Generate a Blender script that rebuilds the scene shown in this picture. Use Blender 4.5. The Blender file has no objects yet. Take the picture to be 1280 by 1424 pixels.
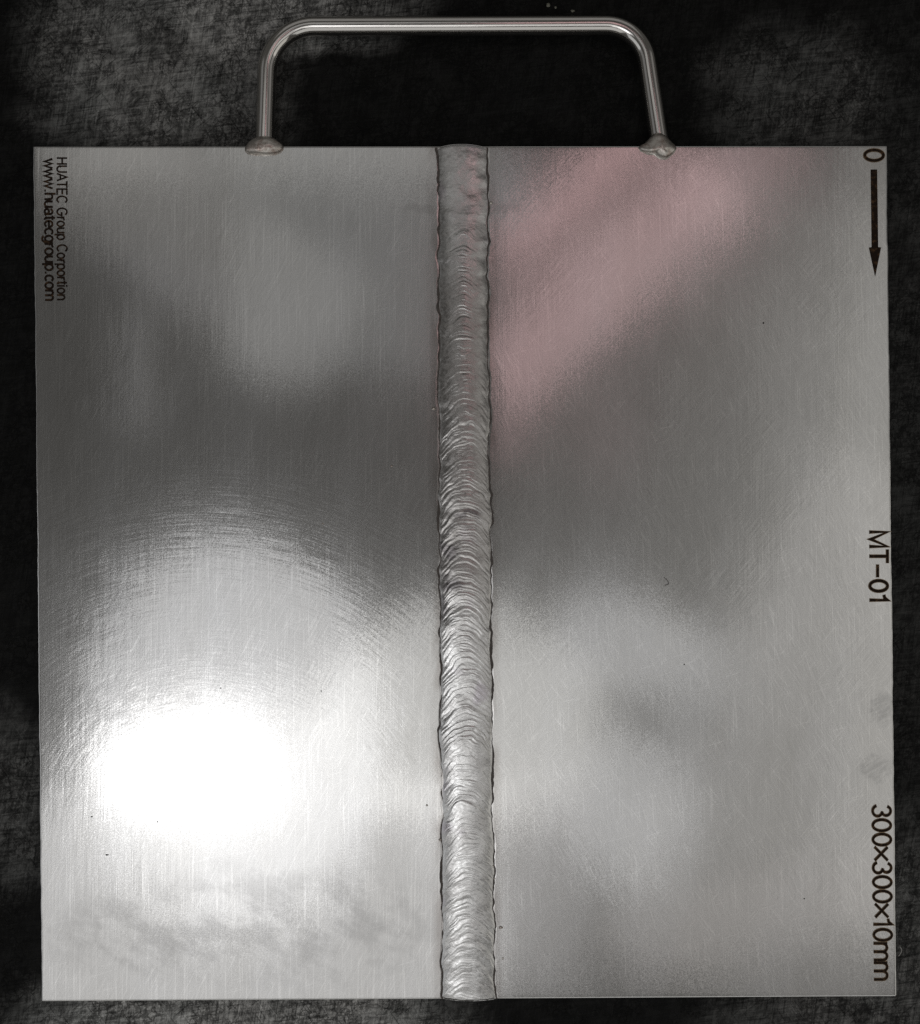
import bpy, bmesh, math
import numpy as np
from mathutils import Vector

sc = bpy.context.scene
col = sc.collection
rng = np.random.default_rng(7)

# one survey unit = 1/1187 of the 300 mm plate side; at() gives metres on the plate's top plane
S = 0.300 / 1187
def at(u, v, z=0.0):
    return Vector(((u - 640) * S, (712 - v) * S, z))

# ------------------------------------------------------------------ camera
cd = bpy.data.cameras.new("camera")
cam = bpy.data.objects.new("camera", cd)
col.objects.link(cam)
CAM_H = 0.42
cam.location = (0, 0, CAM_H)
cd.sensor_fit = 'HORIZONTAL'
cd.sensor_width = 36
cd.lens = 36 * CAM_H / (1280 * S)
cd.clip_start = 0.01
cd.clip_end = 20
sc.camera = cam

# ------------------------------------------------------------------ world and lamps
W = bpy.data.worlds.new("World")
sc.world = W
W.use_nodes = True
bg = W.node_tree.nodes['Background']
bg.inputs[0].default_value = (1.0, 0.97, 0.90, 1)
bg.inputs[1].default_value = 0.055

LAMP_Z = 1.68                       # unseen area lamps, added and shaped to form the plate's reflections
def lamp(x, y, sx, sy, radiance, colour=(1, 1, 1), rot=0, shape='RECTANGLE', z=LAMP_Z):
    d = bpy.data.lights.new("unseen_lamp", 'AREA')
    d.shape = shape
    d.size, d.size_y = sx, sy
    area = sx * sy * (math.pi / 4 if shape == 'ELLIPSE' else 1)
    d.energy = radiance * area * math.pi
    d.color = colour
    o = bpy.data.objects.new("unseen_lamp", d)
    col.objects.link(o)
    o.location = (x, y, z + 0.008 * len(bpy.data.lights))      # no two lamps hang in one plane
    o.rotation_euler = (0, 0, math.radians(rot))
    return o
def aim(o):
    o.rotation_euler = (-o.location).to_track_quat('-Z', 'Y').to_euler()
SIDE = 0.45
#     x      y      size x size y  radiance  colour              turn
lamp(-0.402, -0.387, 0.543, 0.701, 0.840, (0.97, 0.98, 1.00), 0, 'ELLIPSE')   # large lit panel
lamp(-0.502, -0.450, 0.366, 0.190, 1.700, (1.00, 1.00, 1.00), 6, 'ELLIPSE')   # the bright lamp itself
lamp( 0.000, -0.364, 0.531, 0.392, 0.760, (1.00, 1.00, 0.98), 0, 'ELLIPSE')   # added for the glare across the seam
lamp(-0.442, -0.756, 0.960, 0.505, 0.720, (1.00, 1.00, 1.00), 3, 'RECTANGLE')   # added for the pale lower-left reflection
lamp( 0.111, -0.667, 0.240, 0.379, 0.320, (1.00, 0.98, 0.98), 0, 'RECTANGLE')   # added to carry that reflection further right
lamp( 0.303, -0.535, 0.215, 0.278, 0.540, (0.97, 0.98, 1.00), 0, 'ELLIPSE')   # added for a small bright patch, lower right
lamp( 0.322, -0.244, 0.316, 0.164, 0.520, (0.97, 0.98, 1.00), -25, 'ELLIPSE')   # added for another bright patch above it
lamp( 0.885,  0.015, 0.379, 1.643, 0.200, (1.00, 0.99, 0.95), 0, 'RECTANGLE')   # added for the pale right side of the plate
lamp( 0.695, -0.427, 0.531, 1.011, 0.190, (1.00, 0.98, 0.96), -24, 'RECTANGLE')   # added for the pale lower right
lamp( 0.231,  0.603, 0.449, 0.078, 0.740, (1.00, 0.62, 0.64), 41, 'RECTANGLE')   # added for the upper pink stripe
lamp( 0.265,  0.418, 0.546, 0.164, 0.540, (1.00, 0.66, 0.68), 41, 'RECTANGLE')   # added for the broad pink band
lamp(-0.215,  0.483, 0.417, 0.480, 0.150, (0.96, 0.99, 1.00), -3, 'RECTANGLE')   # added for the cool upper-left patch
lamp(-0.474,  0.489, 0.607, 0.240, 0.160, (1.00, 0.98, 0.95), -36, 'RECTANGLE')   # added for the slanting upper-left patch
lamp(-0.392,  0.723, 0.859, 0.215, 0.250, (1.00, 0.99, 0.96), 0, 'RECTANGLE')   # added for the paler top edge
lamp(-0.596,  0.262, 0.038, 0.227, 0.280, (0.98, 0.98, 1.00), 0, 'RECTANGLE')   # added lamp standing in for a pale polished streak on the steel
lamp( 0.537, -0.753, 0.531, 0.139, 0.200, (1.00, 0.94, 0.92), 14, 'RECTANGLE')   # low warm band
lamp( 0.455,  0.091, 0.657, 0.708, 0.060, (1.00, 0.99, 0.96), -20, 'RECTANGLE')   # added to lift the right half slightly
lamp( 0.091,  0.173, 0.078, 0.190, 0.260, (1.00, 0.66, 0.68), -10, 'ELLIPSE')   # added to carry the pink towards the seam
lamp( 0.796, -0.035, 0.531, 1.264, 0.100, (1.00, 0.99, 0.95), -5, 'RECTANGLE')   # added step, softens the right-side gradient
lamp( 0.695, -0.111, 0.708, 1.340, 0.070, (1.00, 0.99, 0.95), -9, 'RECTANGLE')   # fainter added step of the same gradient
lamp( 0.083,  0.607, 0.088, 0.139, 0.300, (0.86, 0.94, 1.00), -20, 'ELLIPSE')   # added for the bluish patch by the seam
lamp(-0.556,  0.442, 0.278, 0.076, 0.035, (0.70, 0.75, 1.00), -20, 'RECTANGLE')   # added bluish tint, upper left
lamp( 0.288,  0.135, 0.126, 0.164, 0.060, (1.00, 0.60, 0.62), 0, 'ELLIPSE')   # faint pink spot
lamp(-0.373,  0.296, 0.152, 0.063, 0.070, (1.00, 0.98, 0.95), -25, 'ELLIPSE')   # added for a small bright spot, upper left
lamp( 0.546,  0.666, 0.227, 0.164, 0.360, (1.00, 0.70, 0.72), 41, 'RECTANGLE')   # added for the pink band's faint far end
lamp(-0.470, -0.463, 0.455, 0.316, 0.620, (1.00, 1.00, 1.00), 4, 'ELLIPSE')   # added to soften the edge of the lamp's glare
aim(lamp( 1.80, -0.60, 1.5, 1.3, SIDE, (1.00, 0.98, 0.92), z=1.1))          # added out of view to light bead, handle and bench: right,
aim(lamp( 1.80,  0.60, 1.5, 0.9, SIDE * 0.30, (1.00, 0.97, 0.95), z=1.1))   # dimmer towards the far end,
aim(lamp(-1.75, -0.75, 1.5, 1.3, SIDE, (0.96, 0.98, 1.00), z=1.1))          # left,
aim(lamp(-1.75,  0.50, 1.5, 0.9, SIDE * 0.25, (0.96, 0.98, 1.00), z=1.1))
aim(lamp( 0.00, -1.80, 2.2, 1.4, SIDE, (1.00, 1.00, 0.98), z=1.1))          # behind the photographer,
aim(lamp( 0.00,  2.00, 2.4, 1.2, SIDE * 0.35, (1.00, 0.99, 0.97), z=1.1))   # and across the bench

sc.render.engine = 'CYCLES'
sc.view_settings.view_transform = 'Standard'
sc.view_settings.look = 'None'
sc.view_settings.exposure = 0
sc.view_settings.gamma = 1
sc.cycles.use_denoising = False
sc.cycles.max_bounces = 6
sc.cycles.sample_clamp_indirect = 3

# ------------------------------------------------------------------ helpers
def vnoise1(x, period, seed):
    r = np.random.default_rng(seed)
    tab = r.uniform(-1, 1, 4096)
    t = np.asarray(x, float) / period + 500
    i = np.floor(t).astype(int)
    f = t - i
    f = f * f * (3 - 2 * f)
    return tab[i % 4096] * (1 - f) + tab[(i + 1) % 4096] * f

def vnoise2(x, y, px, py, seed):
    r = np.random.default_rng(seed)
    tab = r.uniform(-1, 1, (256, 256))
    a = np.asarray(x, float) / px + 1000
    b = np.asarray(y, float) / py + 1000
    i = np.floor(a).astype(int); j = np.floor(b).astype(int)
    f = a - i; g = b - j
    f = f * f * (3 - 2 * f); g = g * g * (3 - 2 * g)
    i0, i1, j0, j1 = i % 256, (i + 1) % 256, j % 256, (j + 1) % 256
    return (tab[i0, j0] * (1 - f) * (1 - g) + tab[i1, j0] * f * (1 - g)
            + tab[i0, j1] * (1 - f) * g + tab[i1, j1] * f * g)

def sstep(a, b, x):
    t = np.clip((np.asarray(x, float) - a) / (b - a), 0, 1)
    return t * t * (3 - 2 * t)

def mesh_obj(name, verts, faces, mat, parent=None, smooth=True):
    me = bpy.data.meshes.new(name)
    me.from_pydata([tuple(map(float, p)) for p in verts], [], faces)
    me.materials.append(mat)
    if smooth:
        me.polygons.foreach_set('use_smooth', [True] * len(me.polygons))
    me.update()
    o = bpy.data.objects.new(name, me)
    col.objects.link(o)
    if parent:
        o.parent = parent
        top = parent
        while top.parent:
            top = top.parent
        if parent is top:
            o.location = -top.location
    return o

class NT:
    def __init__(self, name):
        self.m = bpy.data.materials.new(name)
        self.m.use_nodes = True
        self.t = self.m.node_tree
        self.t.nodes.clear()
        self.out = self.t.nodes.new('ShaderNodeOutputMaterial')
        self.co = self.t.nodes.new('ShaderNodeTexCoord').outputs['Object']
    def _set(self, sock, v):
        if isinstance(v, bpy.types.NodeSocket):
            self.t.links.new(v, sock)
        elif v is not None:
            sock.default_value = v
    def node(self, typ, ins=None, **props):
        n = self.t.nodes.new(typ)
        for k, v in props.items():
            setattr(n, k, v)
        for k, v in (ins or {}).items():
            self._set(n.inputs[k], v)
        return n
    def math(self, op, a, b=None, c=None, clamp=False):
        n = self.node('ShaderNodeMath', operation=op, use_clamp=clamp)
        self._set(n.inputs[0], a); self._set(n.inputs[1], b)
        if c is not None: self._set(n.inputs[2], c)
        return n.outputs[0]
    def vmath(self, op, a, b=None):
        n = self.node('ShaderNodeVectorMath', operation=op)
        self._set(n.inputs[0], a); self._set(n.inputs[1], b)
        return n.outputs['Value'] if op in ('LENGTH', 'DOT_PRODUCT', 'DISTANCE') else n.outputs['Vector']
    def mapping(self, scale=(1, 1, 1), rot=0, loc=(0, 0, 0), vec=None):
        # rotate first, stretch after, so streaks can lie in any direction
        a = self.node('ShaderNodeMapping', {'Vector': vec or self.co, 'Rotation': (0, 0, math.radians(rot))}).outputs[0]
        return self.node('ShaderNodeMapping', {'Vector': a, 'Scale': scale, 'Location': loc}).outputs[0]
    def noise(self, vec, scale=1, detail=2, rough=0.5, dist=0):
        return self.node('ShaderNodeTexNoise', {'Vector': vec, 'Scale': scale, 'Detail': detail,
                                                'Roughness': rough, 'Distortion': dist}).outputs[0]
    def ramp(self, x, a, b, lo=0.0, hi=1.0, smooth=True):
        n = self.node('ShaderNodeMapRange', {0: x, 1: a, 2: b, 3: lo, 4: hi})
        n.interpolation_type = 'SMOOTHSTEP' if smooth else 'LINEAR'
        return n.outputs[0]
    def mixc(self, f, a, b):
        n = self.node('ShaderNodeMix', data_type='RGBA')
        self._set(n.inputs[0], f); self._set(n.inputs[6], a); self._set(n.inputs[7], b)
        return n.outputs[2]
    def mixf(self, f, a, b):
        n = self.node('ShaderNodeMix', data_type='FLOAT')
        self._set(n.inputs[0], f); self._set(n.inputs[2], a); self._set(n.inputs[3], b)
        return n.outputs[0]
    def xyz(self, x=0.0, y=0.0, z=0.0):
        return self.node('ShaderNodeCombineXYZ', {0: x, 1: y, 2: z}).outputs[0]
    def blob(self, u, v, ru, rv, soft=0.5, vec=None):
        # elliptical patch in plan, 1 inside, 0 outside
        c = at(u, v)
        d = self.vmath('SUBTRACT', vec or self.co, (c.x, c.y, 0))
        d = self.vmath('MULTIPLY', d, (1 / (ru * S), 1 / (rv * S), 0))
        return self.ramp(self.vmath('LENGTH', d), 1 - soft, 1 + soft, 1, 0)
    def finish(self, shader):
        self.t.links.new(shader, self.out.inputs['Surface'])
        return self.m

# ------------------------------------------------------------------ materials
def steel_material():
    m = NT("hand_sanded_steel")
    N = m.node('ShaderNodeNewGeometry').outputs['Normal']
    tilt = []
    def streaks(rot, fx, fy, amp, mask=None, seed=0.0, detail=3):
        n = m.noise(m.mapping((fx, fy, 1), rot, (seed, seed * 1.7, 0)), 1, detail, 0.6)
        a = m.math('MULTIPLY', m.math('SUBTRACT', n, 0.5), amp)
        if mask is not None:
            a = m.math('MULTIPLY', a, mask)
        r = math.radians(rot)
        tilt.append(m.xyz(m.math('MULTIPLY', a, math.cos(r)), m.math('MULTIPLY', a, -math.sin(r)), 0.0))
        return n
    sep = m.node('ShaderNodeSeparateXYZ', {0: m.co})
    X = sep.outputs[0]
    right = m.ramp(X, -0.005, 0.005)
    left = m.math('SUBTRACT', 1.0, right)
    patch = m.noise(m.co, 22, 2, 0.5)
    pa = m.ramp(patch, 0.42, 0.58)
    pb = m.math('SUBTRACT', 1.0, pa)
    fine = streaks(0, 3600, 36, 0.034, None, 3.0)                       # long straight grain
    f2 = streaks(3, 2000, 30, 0.012, left, 9.0)
    diag = streaks(-24, 3600, 90, 0.036, m.math('MULTIPLY', right, pa), 5.0)
    diag2 = streaks(38, 3600, 95, 0.034, m.math('MULTIPLY', right, pb), 17.0)
    diag3 = streaks(28, 3600, 90, 0.030, m.math('MULTIPLY', left, pb), 23.0)
    # orbital sanding arcs
    c = at(285, 1215)
    rel = m.vmath('SUBTRACT', m.co, (c.x, c.y, 0))
    rs = m.node('ShaderNodeSeparateXYZ', {0: rel})
    rad = m.vmath('LENGTH', m.vmath('MULTIPLY', rel, (1, 1, 0)))
    ang = m.math('ARCTAN2', rs.outputs[1], rs.outputs[0])
    an = m.noise(m.xyz(m.math('MULTIPLY', rad, 2300), m.math('MULTIPLY', ang, 7), 0.0), 1, 3, 0.6)
    amask = m.math('MULTIPLY', m.math('MULTIPLY', m.ramp(rad, 0.035, 0.07), m.ramp(rad, 0.135, 0.17, 1, 0)),
                   m.math('MULTIPLY', m.ramp(rs.outputs[1], -0.02, 0.03), left))
    av = m.math('MULTIPLY', m.math('MULTIPLY', m.math('SUBTRACT', an, 0.5), 0.048), amask)
    unit = m.vmath('NORMALIZE', m.vmath('MULTIPLY', rel, (1, 1, 0)))
    sc_ = m.node('ShaderNodeVectorMath', {0: unit}, operation='SCALE')
    m._set(sc_.inputs['Scale'], av)
    tilt.append(sc_.outputs[0])
    # sanding grit, no direction
    g = m.node('ShaderNodeTexNoise', {'Vector': m.co, 'Scale': 2700, 'Detail': 2}).outputs['Color']
    gv = m.vmath('MULTIPLY', m.vmath('SUBTRACT', g, (0.5, 0.5, 0.5)), (0.050, 0.050, 0))
    tilt.append(gv)
    nn = N
    for t in tilt:
        nn = m.vmath('ADD', nn, t)
    nn = m.vmath('NORMALIZE', nn)
    # colour: bare steel, slightly uneven, with faint dull smears
    dull = m.noise(m.mapping((30, 9, 1), 8), 1, 4, 0.6)
    base = m.mixc(m.ramp(dull, 0.3, 0.75), (0.60, 0.592, 0.578, 1), (0.66, 0.655, 0.648, 1))
    grain = m.mixf(0.55, m.mixf(0.4, fine, f2), m.mixf(right, diag3, m.mixf(pa, diag2, diag)))
    k = m.math('ADD', m.ramp(grain, 0.36, 0.64, 0.90, 1.09, False), m.ramp(m.noise(m.co, 3300, 2, 0.6), 0.3, 0.7, -0.10, 0.10, False))
    # single scratches, brighter than the ground steel
    for rot, fx, fy, lo, amp, mk in ((1, 2300, 26, 0.60, 0.16, left), (-2, 2600, 34, 0.62, 0.16, None), (27, 2400, 60, 0.63, 0.16, left), (-38, 2300, 80, 0.62, 0.13, right), (41, 2300, 85, 0.63, 0.12, right), (-16, 2500, 55, 0.62, 0.12, right), (74, 2400, 70, 0.66, 0.14, None)):
        sl = m.ramp(m.noise(m.mapping((fx, fy, 1), rot, (rot * 1.3, 7.0, 0)), 1, 1, 0.5), lo, lo + 0.09, 0.0, amp)
        k = m.math('ADD', k, m.math('MULTIPLY', sl, mk) if mk is not None else sl)
    base = m.mixc(1.0, base, base)
    mul = m.node('ShaderNodeVectorMath', {0: base}, operation='SCALE')
    m._set(mul.inputs['Scale'], k)
    base = mul.outputs[0]
    # rubbed-out marks by the right edge and soot beside the seam
    wob = m.vmath('ADD', m.co, m.vmath('MULTIPLY', m.vmath('SUBTRACT', m.node('ShaderNodeTexNoise', {'Vector': m.co, 'Scale': 260, 'Detail': 3}).outputs['Color'], (0.5, 0.5, 0.5)), (0.006, 0.006, 0)))
    sm = m.math('ADD', m.blob(1226, 986, 16, 22, 0.35, wob), m.blob(1218, 1068, 20, 17, 0.35, wob), clamp=True)
    sm = m.math('MULTIPLY', sm, m.ramp(m.noise(m.mapping((900, 200, 1), 60), 1, 3), 0.35, 0.6, 0.25, 1.0))
    base = m.mixc(m.math('MULTIPLY', sm, 0.35), base, (0.25, 0.25, 0.25, 1))
    st = m.math('ADD', m.blob(588, 291, 30, 7, 0.5, wob), m.blob(700, 289, 24, 8, 0.5, wob), clamp=True)
    base = m.mixc(m.math('MULTIPLY', st, 0.17), base, (0.20, 0.19, 0.18, 1))
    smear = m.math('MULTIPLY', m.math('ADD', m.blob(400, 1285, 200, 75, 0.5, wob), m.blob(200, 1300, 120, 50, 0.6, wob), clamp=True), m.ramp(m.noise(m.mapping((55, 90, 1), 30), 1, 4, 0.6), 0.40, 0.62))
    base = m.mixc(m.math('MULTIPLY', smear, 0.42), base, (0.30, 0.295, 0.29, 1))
    # heat tint and soot film that fades away from the weld toes
    off = m.math('ABSOLUTE', m.math('SUBTRACT', m.math('ADD', X, m.math('MULTIPLY', sep.outputs[1], 0.0068)), 0.0015))
    tint = m.math('MULTIPLY', m.ramp(off, 0.0092, 0.0135, 1, 0), m.ramp(m.noise(m.mapping((160, 60, 1)), 1, 4), 0.35, 0.65, 0.15, 0.6))
    base = m.mixc(tint, base, (0.30, 0.27, 0.25, 1))
    rough = m.math('ADD', m.ramp(dull, 0.3, 0.7, 0.100, 0.126), m.math('MULTIPLY', right, 0.006))
    g1 = m.node('ShaderNodeBsdfAnisotropic', {'Color': base, 'Roughness': rough, 'Normal': nn}).outputs[0]
    g2 = m.node('ShaderNodeBsdfAnisotropic', {'Color': base, 'Roughness': 0.31, 'Normal': nn}).outputs[0]
    mx = m.node('ShaderNodeMixShader', {0: 0.26, 1: g1, 2: g2})
    return m.finish(mx.outputs[0])

def weld_material():
    m = NT("weld_metal")
    n = m.noise(m.co, 900, 4, 0.6)
    b = m.node('ShaderNodeBump', {'Height': n, 'Distance': 5e-5, 'Strength': 0.3}).outputs[0]
    big = m.noise(m.co, 110, 3, 0.6)
    c = m.mixc(m.ramp(big, 0.35, 0.65), (0.64, 0.63, 0.62, 1), (0.78, 0.775, 0.765, 1))
    hue = m.noise(m.co, 60, 2)
    c = m.mixc(m.ramp(hue, 0.6, 0.72, 0, 0.35), c, (0.50, 0.42, 0.52, 1))
    # oxide: straw-grey film on the middle stretch, a few sooty patches on its flank, bare silver further down
    wob = m.vmath('ADD', m.co, m.vmath('MULTIPLY', m.vmath('SUBTRACT', m.node('ShaderNodeTexNoise', {'Vector': m.co, 'Scale': 180, 'Detail': 4}).outputs['Color'], (0.5, 0.5, 0.5)), (0.010, 0.014, 0)))
    film = m.blob(640, 610, 140, 240, 0.35, wob)
    c = m.mixc(m.math('MULTIPLY', film, 0.55), c, (0.33, 0.305, 0.285, 1))
    soot = m.math('ADD', m.blob(628, 812, 17, 12, 0.5, wob), m.math('ADD', m.blob(622, 765, 15, 10, 0.5, wob), m.math('ADD', m.blob(650, 716, 22, 7, 0.5, wob), m.blob(617, 845, 9, 14, 0.5, wob))), clamp=True)
    c = m.mixc(m.math('MULTIPLY', soot, 0.62), c, (0.12, 0.105, 0.115, 1))
    p = m.node('ShaderNodeBsdfPrincipled', {'Base Color': c, 'Metallic': 1.0, 'Roughness': m.ramp(n, 0.3, 0.7, 0.22, 0.34), 'Normal': b})
    return m.finish(p.outputs[0])

def toe_material():
    m = NT("dark_toe_line")
    n = m.noise(m.co, 700, 3)
    c = m.mixc(n, (0.016, 0.013, 0.012, 1), (0.15, 0.125, 0.11, 1))
    p = m.node('ShaderNodeBsdfPrincipled', {'Base Color': c, 'Roughness': 0.6})
    return m.finish(p.outputs[0])

def handle_material():
    m = NT("polished_rod_steel")
    n = m.noise(m.mapping((500, 90, 400)), 1, 3)
    b = m.node('ShaderNodeBump', {'Height': n, 'Distance': 3e-5, 'Strength': 0.15}).outputs[0]
    p = m.node('ShaderNodeBsdfPrincipled', {'Base Color': (0.76, 0.735, 0.705, 1), 'Metallic': 1.0,
                                            'Roughness': m.ramp(n, 0.3, 0.7, 0.10, 0.15), 'Normal': b})
    return m.finish(p.outputs[0])

def tack_material():
    m = NT("tack_weld_metal")
    n = m.noise(m.co, 420, 4, 0.6)
    b = m.node('ShaderNodeBump', {'Height': n, 'Distance': 2e-4, 'Strength': 0.5}).outputs[0]
    c = m.mixc(m.ramp(n, 0.30, 0.60), (0.42, 0.34, 0.30, 1), (0.72, 0.68, 0.63, 1))
    p = m.node('ShaderNodeBsdfPrincipled', {'Base Color': c, 'Metallic': 0.9, 'Roughness': 0.36, 'Normal': b})
    return m.finish(p.outputs[0])

def ink_material():
    m = NT("laser_burnt_mark")
    n = m.noise(m.co, 700, 3)
    c = m.mixc(m.ramp(n, 0.5, 0.75), (0.018, 0.010, 0.006, 1), (0.10, 0.055, 0.026, 1))
    p = m.node('ShaderNodeBsdfPrincipled', {'Base Color': c, 'Roughness': 0.75, 'Specular IOR Level': 0.15})
    return m.finish(p.outputs[0])

def scorch_material():
    m = NT("amber_scorch")
    p = m.node('ShaderNodeBsdfPrincipled', {'Base Color': (0.30, 0.22, 0.14, 1), 'Metallic': 0.7, 'Roughness': 0.45})
    return m.finish(p.outputs[0])

def table_material():
    m = NT("worn_black_bench")
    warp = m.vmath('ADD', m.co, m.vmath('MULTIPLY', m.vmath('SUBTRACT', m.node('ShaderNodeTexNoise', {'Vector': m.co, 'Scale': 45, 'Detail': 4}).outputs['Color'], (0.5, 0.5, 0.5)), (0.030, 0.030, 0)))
    # grey rubbed patches, with the bench's lamp reflections painted in
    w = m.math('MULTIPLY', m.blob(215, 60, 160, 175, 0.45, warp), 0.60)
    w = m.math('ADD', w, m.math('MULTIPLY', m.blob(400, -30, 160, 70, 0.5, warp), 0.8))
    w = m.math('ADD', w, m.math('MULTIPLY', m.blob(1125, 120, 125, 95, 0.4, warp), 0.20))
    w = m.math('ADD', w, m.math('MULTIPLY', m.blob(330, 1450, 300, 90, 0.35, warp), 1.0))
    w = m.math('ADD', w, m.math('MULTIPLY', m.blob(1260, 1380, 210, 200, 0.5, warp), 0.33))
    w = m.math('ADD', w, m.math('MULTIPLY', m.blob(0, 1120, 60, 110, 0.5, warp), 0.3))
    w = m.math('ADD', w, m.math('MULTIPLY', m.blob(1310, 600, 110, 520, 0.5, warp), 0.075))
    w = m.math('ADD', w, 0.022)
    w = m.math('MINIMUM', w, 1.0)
    blot = m.noise(m.mapping((1, 0.7, 1), 25), 170, 7, 0.74, 0.35)
    fib = m.noise(m.mapping((900, 120, 1), 12), 1, 4, 0.7, 0.6)
    fib2 = m.noise(m.mapping((110, 800, 1), -6), 1, 4, 0.7, 0.6)
    tex = m.math('ADD', m.math('MULTIPLY', blot, 0.44), m.math('ADD', m.math('MULTIPLY', fib, 0.28), m.math('MULTIPLY', fib2, 0.28)))
    tex = m.ramp(tex, 0.40, 0.62, 0.14, 0.90)
    for rot, fx, fy, lo in ((8, 2200, 60, 0.60), (82, 2200, 70, 0.60), (-35, 2000, 90, 0.62), (50, 1800, 80, 0.62)):
        sl = m.noise(m.mapping((fx, fy, 1), rot, (rot, 3, 0)), 1, 2, 0.5)
        tex = m.math('ADD', tex, m.ramp(sl, lo, lo + 0.06, 0.0, 0.20))
        tex = m.math('MULTIPLY', tex, m.ramp(sl, 1 - lo - 0.06, 1 - lo, 0.45, 1.0))
    # black cracks in the worn film
    crk = []
    for sc_, wd in ((110, 0.022), (260, 0.035)):
        v = m.node('ShaderNodeTexVoronoi', {'Vector': m.vmath('ADD', m.co, m.vmath('MULTIPLY', m.vmath('SUBTRACT', m.node('ShaderNodeTexNoise', {'Vector': m.co, 'Scale': sc_ * 1.1, 'Detail': 6, 'Roughness': 0.65}).outputs['Color'], (0.5, 0.5, 0.5)), (2.2 / sc_, 2.2 / sc_, 0))), 'Scale': sc_}, feature='DISTANCE_TO_EDGE').outputs['Distance']
        crk.append(m.ramp(v, wd * 0.4, wd * 2.6, 0.0, 1.0))
    gate = m.ramp(m.noise(m.co, 70, 4), 0.44, 0.56)
    crack = m.math('MAXIMUM', m.math('MULTIPLY', crk[0], crk[1]), gate)
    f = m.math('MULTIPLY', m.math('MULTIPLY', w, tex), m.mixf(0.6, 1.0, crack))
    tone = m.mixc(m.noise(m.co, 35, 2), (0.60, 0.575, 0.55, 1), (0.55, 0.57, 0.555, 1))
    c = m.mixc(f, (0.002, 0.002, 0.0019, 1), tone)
    dust = m.ramp(m.noise(m.co, 1500, 1), 0.76, 0.80, 0, 0.35)
    c = m.mixc(m.math('MULTIPLY', dust, m.math('ADD', w, 0.1)), c, (0.4, 0.4, 0.38, 1))
    h = m.math('ADD', m.math('MULTIPLY', tex, 0.5), crack)
    b = m.node('ShaderNodeBump', {'Height': h, 'Distance': 1.2e-4, 'Strength': 0.6}).outputs[0]
    p = m.node('ShaderNodeBsdfPrincipled', {'Base Color': c, 'Roughness': 0.55, 'Metallic': m.math('MULTIPLY', f, 0.5), 'Specular IOR Level': 0.10, 'Normal': b})
    return m.finish(p.outputs[0])

STEEL, WELD, TOE = steel_material(), weld_material(), toe_material()
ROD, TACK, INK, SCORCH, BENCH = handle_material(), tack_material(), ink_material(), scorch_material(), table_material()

def plain(name, c, rough=0.5, metal=0.0):
    m = NT(name)
    n = m.noise(m.co, 600, 2)
    cc = m.mixc(n, (c[0] * .75, c[1] * .75, c[2] * .75, 1), (c[0] * 1.25, c[1] * 1.25, c[2] * 1.25, 1))
    return m.finish(m.node('ShaderNodeBsdfPrincipled', {'Base Color': cc, 'Roughness': rough, 'Metallic': metal}).outputs[0])

# ------------------------------------------------------------------ the bench top
def build_bench():
    hx, hy, zt, zb = 0.55, 0.55, -0.010, -0.040
    bm = bmesh.new()
    bmesh.ops.create_cube(bm, size=1)
    for v in bm.verts:
        v.co = Vector((v.co.x * 2 * hx, v.co.y * 2 * hy, zb if v.co.z < 0 else zt))
    bmesh.ops.bevel(bm, geom=list(bm.edges), offset=0.003, segments=3, affect='EDGES')
    me = bpy.data.meshes.new("bench_top")
    bm.to_mesh(me); bm.free()
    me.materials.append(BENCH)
    o = bpy.data.objects.new("bench_top", me)
    col.objects.link(o)
    o["kind"] = "structure"
    return o
build_bench()

# ------------------------------------------------------------------ the welded test plate
BASE = -0.00995
root = bpy.data.objects.new("weld_test_plate", None)
col.objects.link(root)
c0 = at(647, 797)
root.location = (c0.x, c0.y, BASE)
root["label"] = "square brushed steel plate with a vertical weld bead and bent rod handle"
root["category"] = "test plate"

TL, TR, BR, BL = (46.5, 204.0), (1233.5, 203.0), (1247.0, 1385.5), (58.5, 1392.5)
def lerp(a, b, t): return a + (b - a) * t
def edge_left(t):  return lerp(TL[0], BL[0], t) + 0.45 * vnoise1(np.asarray(t) * 1187, 37, 81) + 0.3 * vnoise1(np.asarray(t) * 1187, 7, 82)
def edge_right(t): return lerp(TR[0], BR[0], t) + 0.45 * vnoise1(np.asarray(t) * 1187, 41, 83) + 0.3 * vnoise1(np.asarray(t) * 1187, 7, 84)
def row_v(u, t):
    k = (u - 46.5) / (1233.5 - 46.5)
    return lerp(lerp(TL[1], TR[1], k), lerp(BL[1], BR[1], k), t)

def toe_left(v):
    return 608.5 + (v - 204) / 1188 * 6.5 + 2.0 * vnoise1(v, 60, 11) + 1.5 * vnoise1(v, 21, 12) + 0.9 * vnoise1(v, 8, 13)
def toe_right(v):
    return 678.5 + (v - 204) / 1188 * 9.5 + 2.0 * vnoise1(v, 70, 21) + 1.8 * vnoise1(v, 24, 22) + 1.0 * vnoise1(v, 8, 23)

def wave(u, v):
    # slow hand-ground unevenness of the surface, metres
    return (7.0e-5 * vnoise2(u, v, 190, 210, 31) + 2.2e-5 * vnoise2(u, v, 85, 80, 32) + 1.2e-6 * vnoise2(u, v, 26, 30, 33))

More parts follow.
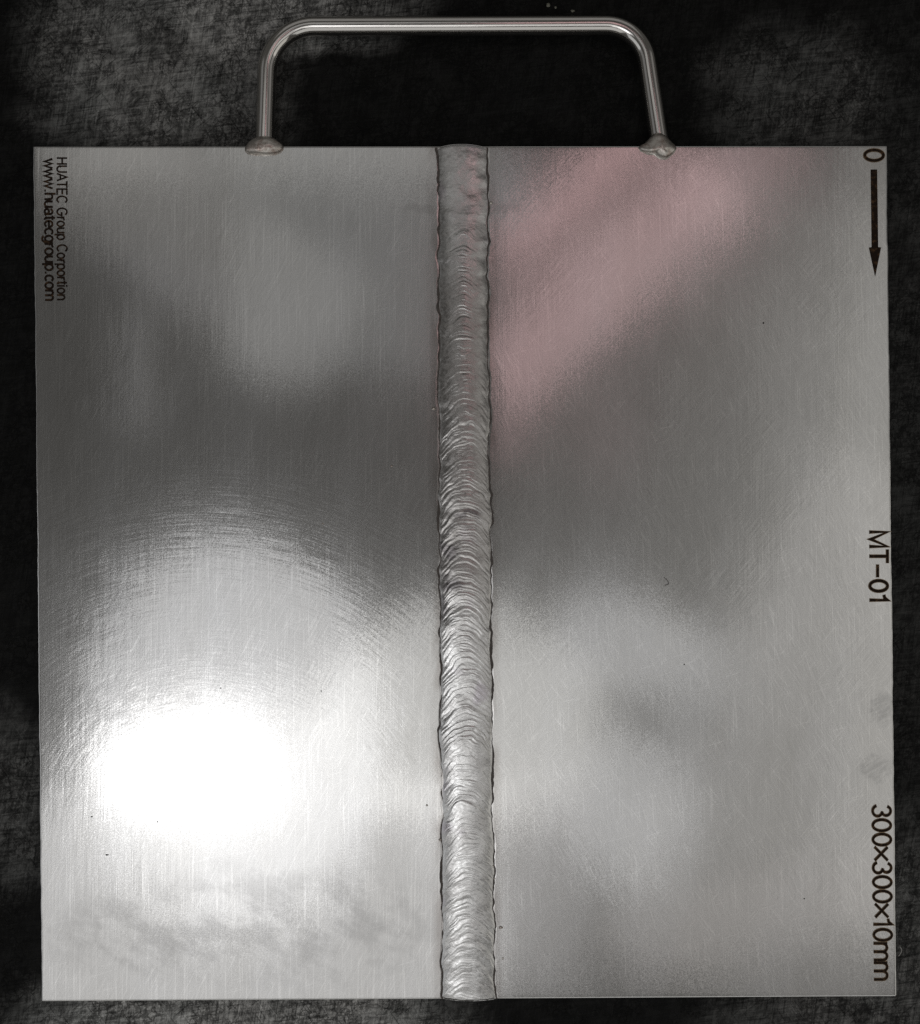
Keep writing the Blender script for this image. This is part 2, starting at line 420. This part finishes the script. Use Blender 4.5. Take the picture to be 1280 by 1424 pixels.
def plate_half(side):
    rows = np.concatenate([[0, 0.0004, 0.0009, 0.0014], np.linspace(0.005, 0.995, 300), [0.9986, 0.9991, 0.9996, 1]])
    near = np.concatenate([np.linspace(0, 8, 17), [10, 12, 14, 17, 21, 27, 35]])       # units outward from the toe
    far = np.concatenate([np.linspace(0.05, 0.994, 62), [0.9972, 0.9982, 0.9991, 1]])
    nu = 1 + len(near) + len(far)
    P = []
    for t in rows:
        vm = lerp(204, 1389, t)
        toe = toe_left(vm) if side < 0 else toe_right(vm)
        edge = edge_left(t) if side < 0 else edge_right(t)
        u = [644.0]
        u += list(toe + side * (near - 3))
        a = toe + side * 32
        u += list(a + (edge - a) * far)
        P.append(u)
    U = np.array(P)
    T = np.repeat(rows[:, None], nu, 1)
    V = row_v(U, T)
    Z = wave(U, V)
    toe = toe_left(V) if side < 0 else toe_right(V)
    d = side * (U - toe)                                # distance outward from the toe
    depth = 0.6e-4 * (0.65 + 0.5 * vnoise1(V, 30, 41 + side))
    Z -= depth * (1 - sstep(0.2, 2.6, d))
    Z -= 1.5e-5 * (1 - sstep(4, 26, d))
    dist = np.minimum(np.minimum(T, 1 - T) * 1187, np.abs(U - np.where(side < 0, edge_left(T), edge_right(T))))
    Z -= 9e-5 * (1 - sstep(0, 1.3, dist)) ** 1.5
    nr = len(rows)
    verts = [at(U[i, j], V[i, j], Z[i, j]) for i in range(nr) for j in range(nu)]
    F = []
    for i in range(nr - 1):
        for j in range(nu - 1):
            a, b, c, d_ = i * nu + j, i * nu + j + 1, (i + 1) * nu + j + 1, (i + 1) * nu + j
            F.append((a, b, c, d_) if side < 0 else (d_, c, b, a))
    # skirt and underside
    ring = [j for j in range(nu)] + [i * nu + nu - 1 for i in range(1, nr)] + \
           [(nr - 1) * nu + j for j in range(nu - 2, -1, -1)] + [i * nu for i in range(nr - 2, 0, -1)]
    nb = len(verts)
    for k in ring:
        p = verts[k]
        verts.append(Vector((p.x, p.y, BASE)))
    n = len(ring)
    for k in range(n):
        a, b = ring[k], ring[(k + 1) % n]
        c, d_ = nb + (k + 1) % n, nb + k
        F.append((b, a, d_, c) if side < 0 else (a, b, c, d_))
    F.append(tuple(range(nb, nb + n)) if side > 0 else tuple(range(nb + n - 1, nb - 1, -1)))
    o = mesh_obj("steel_plate", verts, F, STEEL, root)
    o.data.set_sharp_from_angle(angle=math.radians(40))
    return o
left_plate = plate_half(-1)
right_plate = plate_half(1)
left_plate["label"] = "left half of the steel plate with the bright lamp glare"
right_plate["label"] = "right half of the steel plate with size markings"

# ---- weld bead: a height field of overlapping crescent ripples
def ripple_table(seed, lo, hi, n0=-100, n1=1600, step=0.25):
    r = np.random.default_rng(seed)
    x = np.arange(n0, n1, step)
    h = np.zeros_like(x)
    p = n0
    while p < n1:
        L = r.uniform(lo, hi) * (1.6 if r.random() < 0.12 else 1)
        a = r.uniform(0.35, 1.0)
        m = (x >= p) & (x < p + L)
        t = (x[m] - p) / L
        h[m] = a * np.sin(np.pi * np.clip(t, 0, 1)) ** 0.8 * (1.15 - 0.5 * t)
        p += L
    k = np.ones(5) / 5
    h = np.convolve(h, k, 'same')
    return x, h

def build_bead():
    nv, ns = 1500, 64
    v = np.linspace(200.5, 1391.5, nv)
    s = np.linspace(-1, 1, ns)
    s = np.sign(s) * np.abs(s) ** 0.85
    Vg, Sg = np.meshgrid(v, s, indexing='ij')
    va, vb = 204.6 - 4.2 * (1 - Sg ** 2), 1390.0 + 1.6 * (1 - Sg ** 2)      # softly bulging ends
    Vg = va + (vb - va) * (Vg - 200.5) / (1391.5 - 200.5)
    tl, tr = toe_left(Vg), toe_right(Vg)
    Ug = (tl + tr) / 2 + Sg * (tr - tl) / 2
    crown = np.maximum(1 - np.abs(Sg) ** 2.4, 0) ** 0.95
    H = 1.25e-3 * (1 + 0.16 * vnoise1(Vg, 110, 51) + 0.10 * vnoise1(Vg, 45, 52))
    H *= 0.80 + 0.20 * sstep(240, 420, Vg)
    Z = -1.6e-4 + H * crown
    # arcs crowned towards the top of the plate
    lean = 4.0 * vnoise1(Vg, 80, 53)
    phase = Vg - 30 * np.abs(Sg) ** 1.9 + lean * Sg + 3.0 * vnoise2(Sg, Vg, 0.45, 26, 54) + 1.6 * vnoise2(Sg, Vg, 0.22, 9, 64)
    x1, r1 = ripple_table(61, 5.5, 11.5)
    x2, r2 = ripple_table(62, 2.6, 5.0)
    x3, r3 = ripple_table(63, 22, 46)
    R1, R2, R3 = np.interp(phase, x1, r1), np.interp(phase + 2 * vnoise2(Sg, Vg, 0.3, 14, 55), x2, r2), np.interp(phase, x3, r3)
    blend = 0.55 + 0.45 * vnoise2(Sg, Vg, 0.6, 40, 56)
    centre = np.exp(-(Sg / 0.42) ** 2)
    m1 = sstep(312, 330, Vg) * (centre * 0.8 + (1 - centre) * sstep(420, 760, Vg))
    m1 = m1 * (1.7 - 0.7 * sstep(480, 800, Vg))
    edgefade = 1 - 0.4 * sstep(0.90, 1.0, np.abs(Sg))
    Z += edgefade * m1 * (1.6e-4 * R1 * (0.35 + 0.65 * blend) + 1.0e-4 * R2 * (1.2 - 0.6 * blend) + 1.3e-4 * R3)
    Z += edgefade * (1 - m1) * (4.0e-5 * vnoise2(Ug, Vg, 12, 12, 57) + 2e-5 * vnoise2(Ug, Vg, 5, 5, 58))
    Z += 5.0e-5 * vnoise2(Ug, Vg, 16, 10, 59) * edgefade + 1.2e-5 * vnoise2(Ug, Vg, 3, 2, 60)
    # a facet ground flat on the first stretch
    flat = (1 - sstep(300, 325, Vg)) * sstep(-0.35, -0.15, Sg) * 0.5
    Z = Z * (1 - flat) + flat * np.minimum(Z, 1.05e-3 - 2.5e-4 * Sg)
    # rounded run-out at both ends
    e = np.minimum(Vg - va, vb - Vg)
    Z -= 5e-4 * (1 - sstep(0, 5, e)) ** 2
    verts = [at(Ug[i, j], Vg[i, j], Z[i, j]) for i in range(nv) for j in range(ns)]
    F = []
    for i in range(nv - 1):
        for j in range(ns - 1):
            a = i * ns + j
            F.append((a, a + ns, a + ns + 1, a + 1))
    ring = list(range(ns)) + [i * ns + ns - 1 for i in range(1, nv)] + \
           [(nv - 1) * ns + j for j in range(ns - 2, -1, -1)] + [i * ns for i in range(nv - 2, 0, -1)]
    nb = len(verts)
    for k in ring:
        p = verts[k]
        verts.append(Vector((p.x * 0.9 + 0.1 * at(645, 0).x, p.y, -0.0085)))
    n = len(ring)
    for k in range(n):
        F.append((ring[k], ring[(k + 1) % n], nb + (k + 1) % n, nb + k))
    F.append(tuple(range(nb + n - 1, nb - 1, -1)))
    o = mesh_obj("weld_bead", verts, F, WELD, root)
    bm = bmesh.new(); bm.from_mesh(o.data); bmesh.ops.recalc_face_normals(bm, faces=bm.faces); bm.to_mesh(o.data); bm.free()
    o.data.set_sharp_from_angle(angle=math.radians(60))
    o["label"] = "rippled silver weld bead running down the middle of the plate"
    return o
bead = build_bead()

# ---- uneven dark line laid over the undercut along both toes
def toe_line(side):
    v = np.linspace(205, 1389, 700)
    toe = toe_left(v) if side < 0 else toe_right(v)
    w = np.clip(1.1 + 1.2 * vnoise1(v, 34, 71 + side) + 1.1 * vnoise1(v, 11, 74 + side) + 0.5 * vnoise1(v, 4, 77 + side), -1.2, 3.2)
    verts, F = [], []
    for k in range(len(v)):
        verts.append(at(toe[k] - side * 1.2, v[k], 0.0e-4))
        verts.append(at(toe[k] + side * w[k] * 1.1, v[k], 0.35e-4))
    for k in range(len(v) - 1):
        a = 2 * k
        F.append((a, a + 1, a + 3, a + 2) if side > 0 else (a + 2, a + 3, a + 1, a))
    return mesh_obj("undercut_line", verts, F, TOE, bead)
for sd in (-1, 1):
    toe_line(sd)

# ---- spatter beads and pits
def lump(name, u, v, r, mat, parent, flat=0.6, seed=0, z=0.0, sx=1.0):
    rr = np.random.default_rng(seed)
    bm = bmesh.new()
    bmesh.ops.create_icosphere(bm, subdivisions=2, radius=1)
    p = at(u, v, z)
    ph = rr.uniform(0, 6, 3)
    for q in bm.verts:
        d = q.co.normalized()
        k = 1 + 0.16 * math.sin(3 * d.x + ph[0]) + 0.14 * math.sin(4 * d.y + ph[1])
        q.co = Vector((p.x + d.x * k * r * S * sx, p.y + d.y * k * r * S, p.z + d.z * r * S * flat))
    me = bpy.data.meshes.new(name)
    bm.to_mesh(me); bm.free()
    me.polygons.foreach_set('use_smooth', [True] * len(me.polygons))
    me.materials.append(mat)
    o = bpy.data.objects.new(name, me)
    col.objects.link(o)
    o.parent = parent
    if parent is root: o.location = -root.location
    return o
for k, (u, v, r) in enumerate([(697, 1290, 2.6), (700, 1333, 1.7), (594, 1120, 1.8), (612, 1168, 2.2), (603, 568, 2.6),
                               (683, 282, 2.2), (545, 648, 1.6), (686, 1205, 1.8), (688, 1222, 1.6), (449, 728, 1.4)]):
    lump("spatter", u, v, r, TACK, left_plate if u < 640 else right_plate, 0.7, k)
PIT = plain("pit_black", (0.02, 0.019, 0.018), 0.8)
for k, (u, v, r) in enumerate([(307, 957, 2.2), (340, 1027, 1.2), (346, 1027, 1.0), (149, 1189, 1.6), (1062, 449, 1.8),
                               (128, 1136, 1.3), (219, 1143, 1.2), (447, 961, 1.3), (952, 924, 1.3), (514, 960, 1.0), (1119, 1250, 1.1)]):
    lump("pit", u, v, r * 0.78, PIT, left_plate if u < 640 else right_plate, 0.12, 40 + k, sx=1.5 if k in (3, 5) else 1.0)

# ---- bent rod handle
def tube(name, pts, radius, mat, parent, seg=24, squash=None):
    pts = [Vector(p) for p in pts]
    verts, F = [], []
    n = len(pts)
    for k, p in enumerate(pts):
        t = (pts[min(k + 1, n - 1)] - pts[max(k - 1, 0)]).normalized()
        zax = Vector((0, 0, 1)) if abs(t.z) < 0.9 else Vector((1, 0, 0))
        x = t.cross(zax).normalized()
        y = x.cross(t).normalized()
        r = radius(k / (n - 1)) if callable(radius) else radius
        for j in range(seg):
            a = 2 * math.pi * j / seg
            verts.append(p + x * math.cos(a) * r + y * math.sin(a) * r)
    for k in range(n - 1):
        for j in range(seg):
            a, b = k * seg + j, k * seg + (j + 1) % seg
            F.append((a, b, b + seg, a + seg))
    F.append(tuple(range(seg - 1, -1, -1)))
    F.append(tuple((n - 1) * seg + j for j in range(seg)))
    o = mesh_obj(name, verts, F, mat, parent)
    bm = bmesh.new(); bm.from_mesh(o.data); bmesh.ops.recalc_face_normals(bm, faces=bm.faces); bm.to_mesh(o.data); bm.free()
    o.data.set_sharp_from_angle(angle=math.radians(60))
    return o

def smooth_path(ctrl, n=16):
    # ctrl: (point, bend radius) -> polyline with round bends
    P = [Vector(c[0]) for c in ctrl]
    out = [P[0]]
    for k in range(1, len(P) - 1):
        a, b, c, r = P[k - 1], P[k], P[k + 1], ctrl[k][1]
        d1, d2 = (a - b).normalized(), (c - b).normalized()
        half = d1.angle(d2) / 2
        L = r / math.tan(half)
        s, e = b + d1 * L, b + d2 * L
        cen = b + (d1 + d2).normalized() * (r / math.sin(half))
        for q in range(n + 1):
            w = q / n
            p = (s - cen).slerp(e - cen, w) if False else None
            v1, v2 = s - cen, e - cen
            ang = v1.angle(v2)
            p = (v1 * math.sin((1 - w) * ang) + v2 * math.sin(w * ang)) / math.sin(ang)
            out.append(cen + p)
    out.append(P[-1])
    # densify
    res = []
    for a, b in zip(out[:-1], out[1:]):
        m = max(1, int((b - a).length / 0.003))
        res += [a.lerp(b, q / m) for q in range(m)]
    res.append(out[-1])
    return res
zh = -0.0040
k_ = lambda u, v, dz=0.0: at(640 + (u - 640) * (CAM_H - zh - dz) / CAM_H, 712 + (v - 712) * (CAM_H - zh - dz) / CAM_H, zh + dz)
path = smooth_path([(k_(368, 208), 0), (k_(373.5, 36.5, 0.0), 0.0168), (k_(893.0, 34.5, 0.0), 0.0150), (k_(919, 208), 0)])
handle = tube("handle", path, 13.4 * S, ROD, root, 32)
handle["label"] = "bent polished steel rod handle on the plate's edge"

# ---- tack welds where the rod meets the plate's edge
def tack(prof, name="tack_weld", seed=0, peak=(0, 0), zc=0.0):
    # prof: outline in plan (u, v); lofted to a rough mound
    rr = np.random.default_rng(seed)
    pts = [Vector(at(u, v)) for u, v in prof]
    n = len(pts)
    cen = sum(pts, Vector()) / n
    pk = at(*peak)
    verts, F = [], []
    levels = [(-0.0078, 0.70), (-0.0045, 0.92), (-0.0005, 1.0), (0.0006, 0.98), (0.0016, 0.82), (0.0024, 0.55), (0.0028, 0.2)]
    for (dz, k) in levels:
        f = max(0, dz) / 0.0028
        for p in pts:
            q = cen.lerp(p, k)
            off = (pk - cen) * f * 0.8
            verts.append(Vector((q.x + off.x + rr.normal(0, 0.00012), q.y + off.y + rr.normal(0, 0.00012), zc + dz + rr.normal(0, 0.00012))))
    L = len(levels)
    for a in range(L - 1):
        for j in range(n):
            p, q = a * n + j, a * n + (j + 1) % n
            F.append((p, q, q + n, p + n))
    F.append(tuple(range(n - 1, -1, -1)))
    F.append(tuple((L - 1) * n + j for j in range(n)))
    o = mesh_obj(name, verts, F, TACK, handle)
    bm = bmesh.new(); bm.from_mesh(o.data); bmesh.ops.recalc_face_normals(bm, faces=bm.faces)
    bmesh.ops.subdivide_edges(bm, edges=list(bm.edges), cuts=1, use_grid_fill=True, smooth=0.6)
    for f_ in bm.faces: f_.smooth = True
    bm.to_mesh(o.data); bm.free()
    return o
tack([(342, 203), (350, 195), (362, 189), (376, 190), (388, 197), (395, 204), (391, 211), (378, 215), (362, 217), (348, 215), (341, 210)], seed=1, peak=(366, 206))
tack([(888, 206), (896, 199), (905, 190), (914, 184), (924, 188), (932, 198), (940, 207), (934, 214), (925, 221), (916, 219), (906, 213), (895, 212)], seed=4, peak=(921, 209))

# ------------------------------------------------------------------ marked lettering (single-stroke letters)
def arc(cx, cy, rx, ry, a0, a1, n=14):
    return [(cx + rx * math.cos(math.radians(a0 + (a1 - a0) * k / n)), cy + ry * math.sin(math.radians(a0 + (a1 - a0) * k / n))) for k in range(n + 1)]
GL = {   # glyph: (advance, strokes); cap height 1, x-height 0.72
    'H': (0.78, [[(.06, 0), (.06, 1)], [(.66, 0), (.66, 1)], [(.06, .53), (.66, .53)]]),
    'U': (0.78, [[(.06, 1), (.06, .34)] + arc(.36, .34, .30, .34, 180, 360) + [(.66, 1)]]),
    'A': (0.74, [[(.0, 0), (.35, 1), (.70, 0)], [(.12, .34), (.58, .34)]]),
    'T': (0.68, [[(.0, 1), (.64, 1)], [(.32, 1), (.32, 0)]]),
    'E': (0.70, [[(.62, 1), (.06, 1), (.06, 0), (.64, 0)], [(.06, .53), (.58, .53)]]),
    'C': (0.80, [arc(.40, .5, .36, .5, 42, 318, 22)]),
    'G': (0.86, [arc(.40, .5, .37, .5, 42, 330, 22) + [(.75, .46), (.45, .46)]]),
    'M': (0.92, [[(.06, 0), (.06, 1), (.42, .04), (.78, 1), (.78, 0)]]),
    'r': (0.38, [[(.06, 0), (.06, .72)], [(.06, .42)] + arc(.30, .42, .24, .28, 180, 80, 8)]),
    'o': (0.62, [arc(.29, .36, .26, .36, 0, 360, 24)]),
    'c': (0.56, [arc(.29, .36, .26, .36, 45, 315, 18)]),
    'e': (0.62, [[(.04, .38), (.55, .38)] + arc(.29, .36, .26, .36, 5, 318, 20)]),
    'u': (0.62, [[(.06, .72), (.06, .24)] + arc(.28, .24, .22, .24, 180, 340, 10), [(.52, .72), (.52, 0)]]),
    'n': (0.62, [[(.06, 0), (.06, .72)], [(.06, .46)] + arc(.29, .46, .23, .26, 170, 0, 10) + [(.52, 0)]]),
    'h': (0.62, [[(.06, 0), (.06, 1)], [(.06, .46)] + arc(.29, .46, .23, .26, 170, 0, 10) + [(.52, 0)]]),
    'm': (0.96, [[(.06, 0), (.06, .72)], [(.06, .48)] + arc(.265, .48, .195, .24, 170, 0, 9) + [(.46, 0)], [(.46, .48)] + arc(.665, .48, .195, .24, 170, 0, 9) + [(.86, 0)]]),
    'p': (0.64, [[(.06, .72), (.06, -.26)], arc(.31, .36, .25, .36, 0, 360, 22)]),
    'g': (0.64, [arc(.29, .36, .25, .36, 0, 360, 22), [(.54, .72), (.54, -.02)] + arc(.30, -.02, .24, .26, 0, -150, 10)]),
    'a': (0.60, [arc(.25, .19, .21, .20, 0, 360, 18), [(.07, .56)] + arc(.27, .50, .21, .22, 150, 0, 9) + [(.48, .10), (.56, 0)]]),
    't': (0.36, [[(.16, .94), (.16, .14)] + arc(.27, .14, .11, .13, 180, 290, 6), [(.0, .72), (.32, .72)]]),
    'i': (0.24, [[(.08, 0), (.08, .72)], [(.08, .90), (.08, 1)]]),
    'w': (0.82, [[(.0, .72), (.20, 0), (.38, .70), (.56, 0), (.76, .72)]]),
    '.': (0.28, [[(.10, 0), (.10, .08)]]),
    '-': (0.72, [[(.04, .44), (.64, .44)]]),
    '0': (0.72, [arc(.34, .5, .265, .5, 0, 360, 28)]),
    '1': (0.50, [[(.06, .80), (.20, .84), (.30, 1), (.30, 0)]]),
    '3': (0.70, [arc(.32, .745, .22, .255, 160, -75, 14), arc(.32, .27, .25, .27, 80, -165, 16)]),
    'x': (0.72, [[(.02, .10), (.64, .80)], [(.02, .80), (.64, .10)]]),
    ' ': (0.34, []),
}
def ribbon(line, w, z, verts, F):
    # a flat stroke with rounded ends and mitred turns
    pts = [Vector((p[0], p[1])) for p in line]
    closed = (pts[0] - pts[-1]).length < 1e-6
    if closed: pts = pts[:-1]
    n = len(pts)
    if not closed:
        pts[0] = pts[0] + (pts[0] - pts[1]).normalized() * w * 0.15
        pts[-1] = pts[-1] + (pts[-1] - pts[-2]).normalized() * w * 0.15
    b = len(verts)
    for k in range(n):
        p = pts[k]
        d1 = (p - pts[k - 1]).normalized() if (k > 0 or closed) else (pts[1] - p).normalized()
        d2 = (pts[(k + 1) % n] - p).normalized() if (k < n - 1 or closed) else d1
        t = (d1 + d2)
        t = t.normalized() if t.length > 1e-5 else d1
        nrm = Vector((-t.y, t.x))
        m = min(1 / max(abs(nrm.dot(Vector((-d1.y, d1.x)))), 0.2), 2.6)
        verts.append((p + nrm * w * 0.5 * m, z))
        verts.append((p - nrm * w * 0.5 * m, z))
    for k in range(n if closed else n - 1):
        a, c = b + 2 * k, b + 2 * ((k + 1) % n)
        F.append((a, a + 1, c + 1, c))
def writing(name, text, top, length, base_u, cap_u, weight, label, parent, drift=0.0, track=0.0, halo=True):
    # reads downwards, letter tops towards the right; weight in cap heights
    objs = []
    for kind, w, zz in (("ink", weight, 9e-5), ("halo", weight * 1.4, 6e-5)):
        if kind == "halo" and not halo: continue
        verts, F, x, zi = [], [], 0.0, 0
        for ch in text:
            adv, strokes = GL[ch]
            for s in strokes:
                ribbon([(px + x, py) for px, py in s], w, zz + 2e-6 * (zi % 6), verts, F)
                zi += 1
            x += adv + track
        if kind == "ink":
            xs = [p[0].x for p in verts]
            x0, x1 = min(xs), max(xs)
        kx = length / (x1 - x0)
        V = []
        for p, z in verts:
            vv = top + (p.x - x0) * kx
            uu = base_u + p.y * cap_u + drift * (vv - top)
            V.append(at(uu, vv, z + 3e-5))
        o = mesh_obj(name if kind == "ink" else "scorch_halo", V, F, INK if kind == "ink" else SCORCH, root if kind == "ink" else objs[0], smooth=False)
        bm = bmesh.new(); bm.from_mesh(o.data)
        for f in bm.faces:
            f.normal_update()
            if f.normal.z < 0: f.normal_flip()
        bm.to_mesh(o.data); bm.free()
        objs.append(o)
    objs[0]["label"] = label
    return objs[0]
DR = 13 / 1186
writing("lettering", "HUATEC Group Corportion", 218.5, 199, 79.3, 13.6, 0.165, "company name in small dark letters", left_plate, 0.003, 0.05, False)
writing("lettering", "www.huatecgroup.com", 219.5, 199, 62.0, 14.6, 0.18, "bold web address in small dark letters", left_plate, 0.006, 0.03, False)
writing("lettering", "0", 206.5, 18.5, 1203.0, 26.0, 0.135, "large zero by the plate corner", right_plate)
writing("lettering", "MT-01", 738, 98.5, 1210.0, 24.5, 0.138, "plate number in dark letters", right_plate, 0.003, 0.03)
writing("lettering", "300x300x10mm", 1119, 245, 1214.0, 25.0, 0.118, "dimensions in thin dark letters", right_plate, DR * 0.9, -0.035)

def arrow():
    out = [(1211.3, 235.5), (1220.3, 235.5), (1221.8, 343.5), (1225.8, 344), (1217.6, 384.5), (1208.8, 344), (1212.6, 343.5)]
    z = 1.2e-4
    V = [at(u, v, z) for u, v in out]
    n = len(out)
    F = [(0, 6, 2, 1), (2, 6, 5, 4, 3)]
    o = mesh_obj("direction_arrow", V, F, INK, root, smooth=False)
    bm = bmesh.new(); bm.from_mesh(o.data)
    for f in bm.faces:
        f.normal_update()
        if f.normal.z < 0: f.normal_flip()
    bm.to_mesh(o.data); bm.free()
    o["label"] = "solid black arrow pointing down from the zero"
arrow()

# ------------------------------------------------------------------ lint on the bench and plate
LINT = plain("pale_lint", (0.42, 0.41, 0.39), 0.8)
DARKLINT = plain("dark_lint", (0.2, 0.19, 0.18), 0.8)
def fibre(pts, z, r, mat, label):
    P = [at(u, v, z) for u, v in pts]
    Q = []
    for k in range(len(P) - 1):
        p0, p1, p2, p3 = P[max(k - 1, 0)], P[k], P[k + 1], P[min(k + 2, len(P) - 1)]
        for q in range(8):
            t = q / 8
            Q.append(0.5 * ((2 * p1) + (p2 - p0) * t + (2 * p0 - 5 * p1 + 4 * p2 - p3) * t * t + (3 * p1 - p0 - 3 * p2 + p3) * t ** 3))
    Q.append(P[-1])
    o = tube("lint_fibre", Q, r * S, mat, None, 8)
    o["label"] = label
    o["category"] = "fibre"
def bench_uv(u, v):
    k = (CAM_H + 0.0098) / CAM_H
    return (640 + (u - 640) * k, 712 + (v - 712) * k)
fibre([bench_uv(*p) for p in ((1250, 1330), (1253, 1326), (1254.5, 1321), (1252, 1317))], -0.00985, 0.7, LINT, "short pale curled fibre on the black bench beside the dimensions")
fibre([(924, 803), (929, 808), (930, 812), (925, 814)], 1.8e-4, 0.5, DARKLINT, "tiny dark curled fibre lying on the plate's right half")

# ------------------------------------------------------------------ swarf crumbs on the bench
CRUMB = plain("swarf", (0.22, 0.22, 0.18), 0.5, 0.4)
for k, (u, v, r) in enumerate([(763, 7, 2.8), (773, 10, 1.6), (797, 15, 2.2)]):
    bu, bv = bench_uv(u, v)
    c = at(bu, bv, -0.010)
    o = lump("swarf_crumb", 640, 712, r, CRUMB, None, 0.5, 90 + k, 0.0, 1.3)
    o.location = (c.x, c.y, c.z + r * S * 0.35)
    o["label"] = ["largest of three tiny metal crumbs on the bench beyond the handle bar", "smallest tiny metal crumb on the bench, between the two bigger ones",
                  "tiny metal crumb on the bench close against the handle bar"][k]
    o["category"] = "crumb"
    o["group"] = "metal crumbs on the bench"
